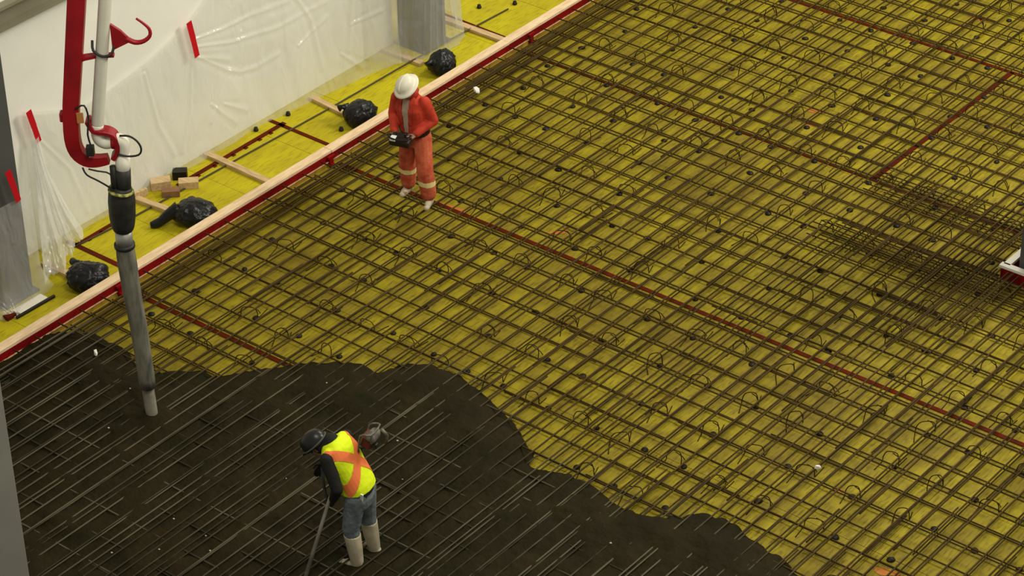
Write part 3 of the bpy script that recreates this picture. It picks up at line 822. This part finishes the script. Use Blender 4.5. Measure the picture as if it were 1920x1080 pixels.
hose = empty('delivery_hose', bp(0, .10)); OFH = -hose.location
def loh(pts): return [p + OFH for p in pts]
MB().tube(loh([bp(.02, 3.56), bp(-.0, 3.30)]), .078, 16).build('upper_pipe', M['white'], hose, True)
MB().tube(loh([bp(-.0, 3.38), bp(-.02, 3.10)]), .088, 16).build('upper_sleeve', M['blackrub'], hose, True)
MB().tube(loh([bp(-.09, 3.42, .02), bp(-.10, 3.02, .04)]), .038, 10).build('valve_cylinder', M['blackrub'], hose, True)
MB().tube(loh([bp(-.03, 3.16), bp(-.04, 3.09), bp(-.045, 2.98), bp(-.055, 2.80), bp(-.06, 2.68), bp(-.062, 2.62)]), [.10, .135, .145, .14, .125, .10], 18).build('reducer', M['blackrub'], hose, True)
MB().tube(loh([bp(-.036, 3.135, .02), bp(-.04, 3.115, .02)]), .137, 18).build('lime_band', mat('lime_residue', (.45, .45, .10), .7, scale=20, col2=(.06, .06, .03)), hose, True)
MB().tube(loh([bp(-.062, 2.63), bp(-.068, 2.42)]), .092, 18).build('coupling', M['alu'], hose, True)
MB().tube(loh([bp(-.068, 2.45), bp(-.068, 2.41)]), .112, 18).build('coupling_ring', M['blackrub'], hose, True)
MB().tube(loh([bp(-.068, 2.43), bp(-.062, 2.2), bp(-.045, 1.8), bp(-.02, 1.4), bp(-.004, 1.0), bp(.008, .58)]), [.098, .105, .098, .094, .092, .09], 18).build('rubber_hose', M['hose'], hose, True)
MB().tube(loh([bp(.006, .62), bp(.012, .40), bp(.02, .20), bp(.026, .10)]), [.066, .068, .066, .062], 16).build('hose_tip', M['hosetip'], hose, True)
tag(hose, 'grey concrete hose hanging from the boom into the fresh concrete', 'hose')

# ------------------------------------------------------------------ people
M['skin'] = mat('skin', (.30, .16, .10), .5)
M['orange'] = mat('orange_workwear', (.55, .050, .022), .75, scale=7, col2=(.36, .030, .015), bump=.5, bscale=16)
M['orange_t'] = mat('orange_trousers', (.56, .13, .06), .8, scale=9, col2=(.40, .06, .028), bump=.6, bscale=14)
M['band'] = mat('pale_reflective_band', (.72, .60, .26), .5)
M['shirt'] = mat('grey_shirt', (.40, .30, .22), .8, var=.2, scale=10)
M['hatwhite'] = mat('white_hard_hat', (.72, .69, .56), .35)
M['bootpale'] = mat('pale_rubber_boot', (.52, .46, .33), .55, scale=7, col2=(.36, .31, .21))
M['black'] = mat('black_cloth', (.014, .013, .011), .8, bump=.4, bscale=18)
M['neon'] = mat('neon_yellow_vest', (.70, .86, .01), .7, bump=.5, bscale=14)
M['vorange'] = mat('orange_vest_tape', (.85, .20, .06), .6)
M['jeans'] = mat('faded_jeans', (.17, .20, .21), .85, scale=9, col2=(.10, .12, .13), bump=.5, bscale=20)
M['hatblack'] = mat('black_hard_hat', (.018, .018, .018), .3)
M['ctrl'] = mat('black_remote_case', (.020, .014, .012), .4)
M['hair'] = mat('dark_hair', (.012, .009, .007), .8)
M['eye'] = mat('eye', (.03, .02, .015), .3)
M['screen'] = mat('white_remote_label', (.85, .85, .85), .3)
M['redmetal'] = mat('red_motor', (.16, .02, .018), .5, scale=12, col2=(.07, .03, .025))
M['dullmetal'] = mat('dusty_metal', (.20, .19, .15), .6, metal=.2, scale=18, col2=(.09, .085, .07))
M['shaft'] = mat('pale_shaft', (.34, .32, .25), .6, scale=8, col2=(.22, .20, .15))

def hand_prims(mb, wrist, fdir, palm_n, thumb_side, curl=.9, s=1.0):
    """palm, four fingers of different length with two bends and a thumb from the palm's side"""
    f = Vector(fdir).normalized(); n = Vector(palm_n); n = (n - f * n.dot(f)).normalized(); sd_ = f.cross(n) * thumb_side
    w = Vector(wrist)
    for q in (-.026, -.009, .009, .026):
        mb.cap(w + sd_ * q * .7 * s, .017 * s, w + f * .085 * s + sd_ * q * s, .014 * s, 8)
    for q, L_ in ((.030, .068), (.010, .078), (-.010, .072), (-.030, .056)):
        p = w + f * .088 * s + sd_ * q * s; a = 0.0
        d = f; r = .0095 * s
        for seg, fr in enumerate((.45, .32, .23)):
            a += curl * (.55, .75, .5)[seg]
            d = (f * math.cos(a) + n * math.sin(a)).normalized()
            p2 = p + d * L_ * fr * s * 1.15; mb.cap(p, r, p2, r * .93, 8); p = p2; r *= .93
    p = w + f * .025 * s + sd_ * .030 * s; d = (f * .6 + sd_ * .7 + n * .35).normalized()
    p2 = p + d * .045 * s; mb.cap(p, .013 * s, p2, .011 * s, 8)
    d = (f * .75 + n * .6 + sd_ * .05).normalized(); mb.cap(p2, .011 * s, p2 + d * .035 * s, .009 * s, 8)

def head_prims(mb, c, R_):
    c = Vector(c); L = lambda x, y, z: c + R_ @ Vector((x, y, z))
    def E(p, r): 
        prof = [(math.sin(q), -math.cos(q)) for q in np.linspace(.06, math.pi - .06, 10)]
        mb.lathe(prof, L(*p), R_ @ Matrix.Diagonal(Vector(r)), 16)
    E((0, .012, .025), (.077, .098, .098)); E((0, -.028, -.045), (.060, .066, .075))
    E((0, -.062, -.088), (.030, .028, .024))
    mb.cap(L(0, -.092, .012), .009, L(0, -.112, -.028), .014, 8)
    for s in (-1, 1):
        E((s * .078, .01, -.01), (.011, .020, .032)); E((s * .030, -.085, -.012), (.018, .012, .012))
    mb.cap(L(-.028, -.085, .022), .009, L(.028, -.085, .022), .009, 8)
    mb.cap(L(-.018, -.094, -.060), .008, L(.018, -.094, -.060), .008, 8)

def limb(mb, pts, rs, grow=0.0):
    for i in range(len(pts) - 1): mb.cap(pts[i], rs[i] + grow, pts[i + 1], rs[i + 1] + grow, 14)

def stripe(src, name, m, mask, parent, off=.004):
    """a strip of cloth laid on a garment: the faces a mask picks, lifted and given thickness"""
    me = src.data; bm = bmesh.new(); bm.from_mesh(me)
    bm.normal_update()
    kill = [f for f in bm.faces if not mask(f.calc_center_median(), f.normal)]
    bmesh.ops.delete(bm, geom=kill, context='FACES')
    for v in bm.verts: v.co += v.normal * off
    nm = bpy.data.meshes.new(name); bm.to_mesh(nm); bm.free()
    o = link(name, nm, m, parent, True)
    return o

# --- worker in orange, holding the pump's remote control
P1 = empty('person', (1.645, 1.215, Z_TA + .010), math.radians(15))
sx = -.055
HIP = {1: (.095 - .02, .02, .90), -1: (-.115, .02, .90)}
KNEE = {1: (.150, -.10, .49), -1: (-.160, .035, .49)}
ANK = {1: (.185, -.075, .085), -1: (-.185, .105, .085)}
SH = {1: (.185 + sx, .0, 1.405), -1: (-.185 + sx, .0, 1.405)}
EL = {1: (.265 + sx, .06, 1.135), -1: (-.265 + sx, .04, 1.145)}
WR = {1: (.125 + sx, -.20, 1.035), -1: (-.135 + sx, -.21, 1.03)}
HR = Euler((math.radians(24), 0, math.radians(-10))).to_matrix()
HC = Vector((sx - .005, -.075, 1.585))
b = MB()
head_prims(b, HC, HR)
b.cap((sx, -.01, 1.42), .058, HC + HR @ Vector((0, .02, -.05)), .055)
b.loft([((sx * .3, .02, .84), (.15, 0, 0), (0, .10, 0)), ((sx * .4, .02, .95), (.155, 0, 0), (0, .105, 0)), ((sx * .7, .01, 1.12), (.14, 0, 0), (0, .10, 0)),
        ((sx, .0, 1.30), (.165, 0, 0), (0, .11, 0)), ((sx, .0, 1.42), (.14, 0, 0), (0, .08, 0)), ((sx, .0, 1.46), (.07, 0, 0), (0, .06, 0))])
for s in (1, -1):
    limb(b, [SH[s], EL[s], WR[s]], [.055, .042, .030]); limb(b, [HIP[s], KNEE[s], ANK[s]], [.085, .058, .042])
    hand_prims(b, WR[s], (-s * .42, -.9, -.05), (-s * .35, .1, -.93), -s if s > 0 else -s, .75)
    b.cap(ANK[s], .04, Vector(ANK[s]) + Vector((s * .02, -.14, -.045)), .035)
remesh(b, 'body', M['skin'], .008, P1, 3)
j = MB()
j.loft([((sx * .5, .025, .90), (.185, 0, 0), (0, .135, 0)), ((sx * .6, .02, .97), (.18, 0, 0), (0, .135, 0)), ((sx * .7, .01, 1.12), (.18, 0, 0), (0, .132, 0)),
        ((sx, .0, 1.30), (.205, 0, 0), (0, .14, 0)), ((sx, .005, 1.41), (.185, 0, 0), (0, .115, 0)), ((sx, .015, 1.46), (.10, 0, 0), (0, .09, 0)), ((sx, .02, 1.505), (.078, 0, 0), (0, .08, 0))], 20)
for s in (1, -1): limb(j, [SH[s], EL[s], Vector(EL[s]).lerp(Vector(WR[s]), .88)], [.078, .068, .052])
jk = remesh(j, 'jacket', M['orange'], .009, P1, 5)
# open front: a strip of shirt and the jacket's lapels
shirt = stripe(jk, 'shirt', M['shirt'], lambda c, n: n.y < -.45 and abs(c.x - (sx - .015)) < .026 + .05 * max(0, (c.z - 1.0)) and 1.0 < c.z < 1.5 and c.y < -.06, P1, .006)
stripe(jk, 'lapel', M['orange'], lambda c, n: n.y < -.2 and .03 + .05 * max(0, (c.z - 1.0)) < abs(c.x - (sx - .015)) < .075 + .05 * max(0, c.z - 1.0) and 1.12 < c.z < 1.49 and c.y < -.04, P1, .012)
collar = MB().loft([((sx, .0, 1.455), (.098, 0, 0), (0, .090, 0)), ((sx, .01, 1.50), (.092, 0, 0), (0, .088, 0)), ((sx, .02, 1.53), (.098, 0, 0), (0, .092, 0))], 18)
collar.build('collar', M['orange'], P1, True)
t = MB()
t.loft([((sx * .3, .02, .78), (.165, 0, 0), (0, .115, 0)), ((sx * .4, .02, .88), (.175, 0, 0), (0, .125, 0)), ((sx * .5, .02, .96), (.168, 0, 0), (0, .12, 0))])
for s in (1, -1):
    a, k_, h_ = Vector(ANK[s]), Vector(KNEE[s]), Vector(HIP[s])
    limb(t, [h_, k_, k_.lerp(a, .55), k_.lerp(a, .80)], [.118, .106, .104, .098])
tr = remesh(t, 'trousers', M['orange_t'], .009, P1, 4)
for s in (1, -1): stripe(tr, 'reflective_band', M['band'], lambda c, n: .325 < c.z + .1 * c.x < .395 and abs(n.z) < .8 and c.x * s > 0, P1, .005)
for s in (1, -1):
    a = Vector(ANK[s]); q = MB()
    limb(q, [Vector(KNEE[s]).lerp(a, .55), a], [.060, .052])
    q.cap(a + Vector((0, .035, -.045)), .040, a + Vector((s * .025, -.15, -.048)), .038); q.cap(a + Vector((0, .0, -.02)), .045, a + Vector((s * .02, -.10, -.03)), .042)
    remesh(q, 'boot', M['bootpale'], .008, P1, 3)
# full brim hard hat
hc = HC + HR @ Vector((0, .01, .045)); RT = HR @ Euler((math.radians(8), math.radians(-6), 0)).to_matrix()
ht = MB().lathe([(.168, .0), (.172, .006), (.150, .018), (.124, .030), (.120, .060), (.108, .095), (.080, .122), (.045, .136), (.008, .140)], hc, RT @ Matrix.Diagonal(Vector((.93, 1.08, 1))), 28).build('hard_hat', M['hatwhite'], P1, True)
MB().tube([hc + RT @ Vector((0, y_, z_)) for y_, z_ in ((-.128, .052), (-.115, .10), (-.06, .138), (0, .147), (.06, .138), (.115, .10), (.128, .052))], .010, 8).build('hat_ridge', M['hatwhite'], ht, True)
hb_ = MB(); hb_.ell(HC + HR @ Vector((0, .035, .005)), (.084, .088, .085), (math.radians(24), 0, 0)); hb_.build('hair', M['hair'], P1, True)
for s in (-1, 1):
    e = MB().ell(HC + HR @ Vector((s * .031, -.090, .006)), (.012, .009, .007), n=10); e.build('eye', M['eye'], P1, True)
MB().cap(HC + HR @ Vector((-.02, -.1005, -.061)), .003, HC + HR @ Vector((.02, -.1005, -.061)), .003, 6).build('mouth', mat('lip', (.22, .08, .06), .5), P1, True)
bl = MB()
for k in range(24):
    t0 = 2 * math.pi * k / 24; t1 = 2 * math.pi * (k + 1) / 24
    f_ = lambda q: Vector((sx * .55 + .195 * math.cos(q), .02 + .148 * math.sin(q), .985 + .02 * math.sin(q)))
    bl.bar(f_(t0), f_(t1), .012, .045)
bl.build('waist_belt', M['ctrl'], P1)
tag(P1, 'person in orange jacket and trousers and white hard hat, looking down at a remote', 'person')
# remote control in his hands
rc = empty('remote_control', P1.matrix_basis @ Vector((sx - .01, -.29, .945)), math.radians(15))
MB().box((0, 0, .045), (.27, .17, .10), (math.radians(14), 0, 0)).build('case', M['ctrl'], rc, bevel=.015)
MB().box((-.075, -.082, .055), (.075, .012, .05), (math.radians(14), 0, 0)).box((-.075, -.06, .10), (.07, .07, .006), (math.radians(14), 0, 0)).build('label_plate', M['screen'], rc)
for x_ in (-.06, .06):
    jn = MB().tube([(x_, .0, .085), (x_, -.005, .135)], .009, 8); jn.cap((x_, -.005, .135), .016, (x_, -.005, .14), .016, 10); jn.build('joystick', M['ctrl'], rc, True)
MB().tube([(-.13, .05, .06), (-.135, -.04, .12), (-.12, -.09, .11), (0, -.105, .10), (.12, -.09, .11), (.135, -.04, .12), (.13, .05, .06)], .010, 8).build('guard_rail', M['ctrl'], rc, True)
tag(rc, 'black remote control box with white plate held at the orange worker\'s waist', 'remote control')

# --- worker in the neon vest, bending forward
P2 = empty('person', (5.69, -4.445, .075), math.radians(-76))
HIP = {1: (.10, .0, .89), -1: (-.10, .01, .89)}
KNEE = {1: (.125, -.06, .50), -1: (-.125, .0, .50)}
ANK = {1: (.145, .0, .085), -1: (-.145, .045, .085)}
SH = {1: (.205, -.24, 1.37), -1: (-.205, -.24, 1.38)}
EL = {1: (.285, -.10, 1.09), -1: (-.29, -.27, 1.12)}
WR = {1: (.235, -.185, .90), -1: (-.12, -.46, 1.02)}
HR = Euler((math.radians(55), 0, math.radians(10))).to_matrix()
HC = Vector((.04, -.43, 1.375))
TX = Vector((1, 0, 0)); tdir = Vector((0, -.52, .85)); tf = Vector((0, .85, .52))
b = MB(); head_prims(b, HC, HR)
b.cap((0, -.30, 1.42), .065, HC + HR @ Vector((0, .03, -.04)), .056)
def ring(c, a, d): return (c, (a, 0, 0), tf * d)
b.loft([((0, .0, .86), (.155, 0, 0), (0, .11, 0)), ((0, -.01, .95), (.15, 0, 0), (0, .10, .03)), ring((0, -.09, 1.12), .145, .105), ring((0, -.20, 1.31), .18, .12), ring((0, -.27, 1.41), .14, .085)])
for s in (1, -1):
    limb(b, [SH[s], EL[s], WR[s]], [.055, .043, .032]); limb(b, [HIP[s], KNEE[s], ANK[s]], [.085, .058, .042])
    b.cap(ANK[s], .04, Vector(ANK[s]) + Vector((0, -.14, -.045)), .035)
remesh(b, 'body', M['skin'], .008, P2, 3)
for s in (1, -1):
    g = MB(); hand_prims(g, WR[s], (-.15 * s, -.55, -.75), (-.8 * s, .1, -.2), -s, 1.05, 1.1); limb(g, [Vector(EL[s]).lerp(Vector(WR[s]), .85), WR[s]], [.036, .032])
    remesh(g, 'glove', M['black'], .0055, P2, 2)
s_ = MB()
s_.loft([((0, .0, .86), (.180, 0, 0), (0, .138, 0)), ((0, -.015, .96), (.175, 0, 0), (0, .13, .03)), ring((0, -.09, 1.12), .17, .125), ring((0, -.20, 1.31), .195, .135), ring((0, -.26, 1.40), .165, .11), ring((0, -.32, 1.46), .08, .08)])
for s in (1, -1): limb(s_, [SH[s], EL[s], Vector(EL[s]).lerp(Vector(WR[s]), .9)], [.075, .062, .046])
remesh(s_, 'sweater', M['black'], .009, P2, 4)
v_ = MB()
v_.loft([((0, -.015, .95), (.205, 0, 0), (0, .165, .03)), ((0, -.03, 1.0), (.205, 0, 0), (0, .158, .05)), ring((0, -.095, 1.13), .205, .155), ring((0, -.20, 1.31), .225, .165), ring((0, -.25, 1.40), .200, .14), ring((0, -.30, 1.46), .11, .10)], 24)
v_.cap(Vector(SH[1]) + Vector((-.06, 0, .02)), .075, Vector(SH[-1]) + Vector((.06, 0, .02)), .075)
vest = remesh(v_, 'safety_vest', M['neon'], .0075, P2, 5)
O_ = Vector((0, -.10, 1.24)); TD = tdir.normalized()
def xmask(c, n):
    h = (c - O_).dot(TD); w_ = c.x
    back = n.dot(tf.normalized()) > -.05
    return back and (abs(w_ - .95 * h) < .068 or abs(w_ + .95 * h) < .068) and -.30 < h < .27
stripe(vest, 'orange_cross_tape', M['vorange'], xmask, P2, .005)
t = MB()
t.loft([((0, .0, .76), (.17, 0, 0), (0, .125, 0)), ((0, .005, .86), (.178, 0, 0), (0, .135, 0)), ((0, .0, .93), (.17, 0, 0), (0, .125, 0))])
for s in (1, -1): limb(t, [HIP[s], KNEE[s], Vector(KNEE[s]).lerp(Vector(ANK[s]), .25)], [.115, .092, .082])
remesh(t, 'jeans', M['jeans'], .009, P2, 4)
for s in (1, -1):
    a = Vector(ANK[s]); q = MB(); k_ = Vector(KNEE[s]).lerp(a, .18)
    q.loft([(k_, (.086, 0, 0), (0, .088, 0)), (k_.lerp(a, .5), (.076, 0, 0), (0, .080, 0)), (a, (.060, 0, 0), (0, .066, 0)), (a - Vector((0, 0, .05)), (.058, 0, 0), (0, .066, 0))])
    q.cap(a + Vector((0, .045, -.042)), .042, a + Vector((s * .02, -.17, -.045)), .040); q.cap(a + Vector((0, .0, -.015)), .05, a + Vector((s * .015, -.10, -.03)), .045)
    remesh(q, 'rubber_boot', M['bootpale'], .008, P2, 3)
    MB().box(a + Vector((s * .01, -.06, -.082)), (.09, .31, .018)).build('boot_sole', M['hair'], P2, bevel=.005)
hc = HC + HR @ Vector((0, .005, .035)); RT = HR @ Euler((math.radians(-10), 0, 0)).to_matrix()
hat = MB().lathe([(.132, -.01), (.136, .0), (.131, .045), (.118, .09), (.088, .124), (.048, .142), (.006, .146)], hc, RT @ Matrix.Diagonal(Vector((.95, 1.15, 1))), 26).build('hard_hat', M['hatblack'], P2, True)
br = MB(); 
br.add([hc + RT @ Vector((x_, y_, z_)) for x_, y_, z_ in ((-.10, -.09, .0), (-.08, -.16, -.005), (0, -.195, -.01), (.08, -.16, -.005), (.10, -.09, .0), (-.10, -.09, .012), (-.08, -.16, .007), (0, -.195, .002), (.08, -.16, .007), (.10, -.09, .012))],
       [(4, 3, 2, 1, 0), (5, 6, 7, 8, 9), (0, 1, 6, 5), (1, 2, 7, 6), (2, 3, 8, 7), (3, 4, 9, 8), (4, 0, 5, 9)]).build('hat_peak', M['hatblack'], hat)
MB().tube([hc + RT @ Vector((.02, -.135, .045)), hc + RT @ Vector((.02, -.146, .047))], .024, 12).build('hat_badge', M['scrap'], hat, True)
MB().tube([hc + RT @ Vector((.130 * math.cos(q), .157 * math.sin(q), .012)) for q in np.linspace(-1.2, 4.3, 20)], .009, 6).build('hat_strap', M['steelgrey'], hat, True)
hd = MB(); hd.ell(HC + HR @ Vector((0, .035, -.01)), (.092, .095, .10), (math.radians(48), 0, 0)); hd.cap(HC + HR @ Vector((0, .04, -.03)), .088, (0, -.30, 1.43), .10)
remesh(hd, 'balaclava', M['black'], .009, P2, 3)
for s in (-1, 1):
    MB().ell(HC + HR @ Vector((s * .031, -.090, .006)), (.012, .009, .007), n=10).build('eye', M['eye'], P2, True)
MB().box((.15, .10, .95), (.012, .03, .11), (math.radians(-12), math.radians(10), 0)).build('hanging_strap', M['scrap'], P2)
tag(P2, 'person in black hard hat, neon vest with orange cross, jeans and pale boots', 'person')

# concrete vibrator: motor on his back, shaft through his hand into the concrete
vb = empty('concrete_vibrator', P2.matrix_basis @ Vector((-.16, .03, 1.40)), math.radians(-76))
MB().box((0, .02, .06), (.16, .13, .15), (math.radians(-20), 0, 0)).build('motor', M['redmetal'], vb, bevel=.02)
MB().lathe([(.05, -.08), (.058, -.06), (.058, .06), (.05, .08)], (0, .07, .12), Euler((0, math.radians(90), 0)).to_matrix(), 14).build('engine_head', M['dullmetal'], vb, True)
MB().tube([(-.10, -.05, -.05), (-.10, -.02, .16), (-.10, .10, .20), (.10, .10, .20), (.10, -.02, .16), (.10, -.05, -.05)], .011, 8).build('carry_frame', M['dullmetal'], vb, True)
MB().tube([(-.08, .13, .16), (-.11, .17, .08), (-.10, .16, -.02)], .018, 8).build('exhaust', M['dullmetal'], vb, True)
MB().box((.03, .10, .03), (.06, .06, .06)).build('air_filter', M['hatblack'], vb, bevel=.01)
inv = vb.matrix_basis.inverted()
wl = lambda p: inv @ (P2.matrix_basis @ Vector(p))
MB().tube([(0, .0, .0), wl((-.33, -.10, 1.20)), wl((-.20, -.50, 1.02)), wl((0, -.42, .98)), wl((.15, -.32, .90)), wl((.225, -.25, .86))], .016, 8).build('flexible_hose', M['blackrub'], vb, True)
MB().tube([wl((.228, -.215, .93)), wl((.238, -.25, .81)), inv @ Vector((5.47, -5.14, .09))], [.019, .019, .022], 8).build('vibrator_shaft', M['shaft'], vb, True)
tag(vb, 'concrete vibrator with a red motor on the vest worker\'s back and a long pale shaft', 'vibrator')
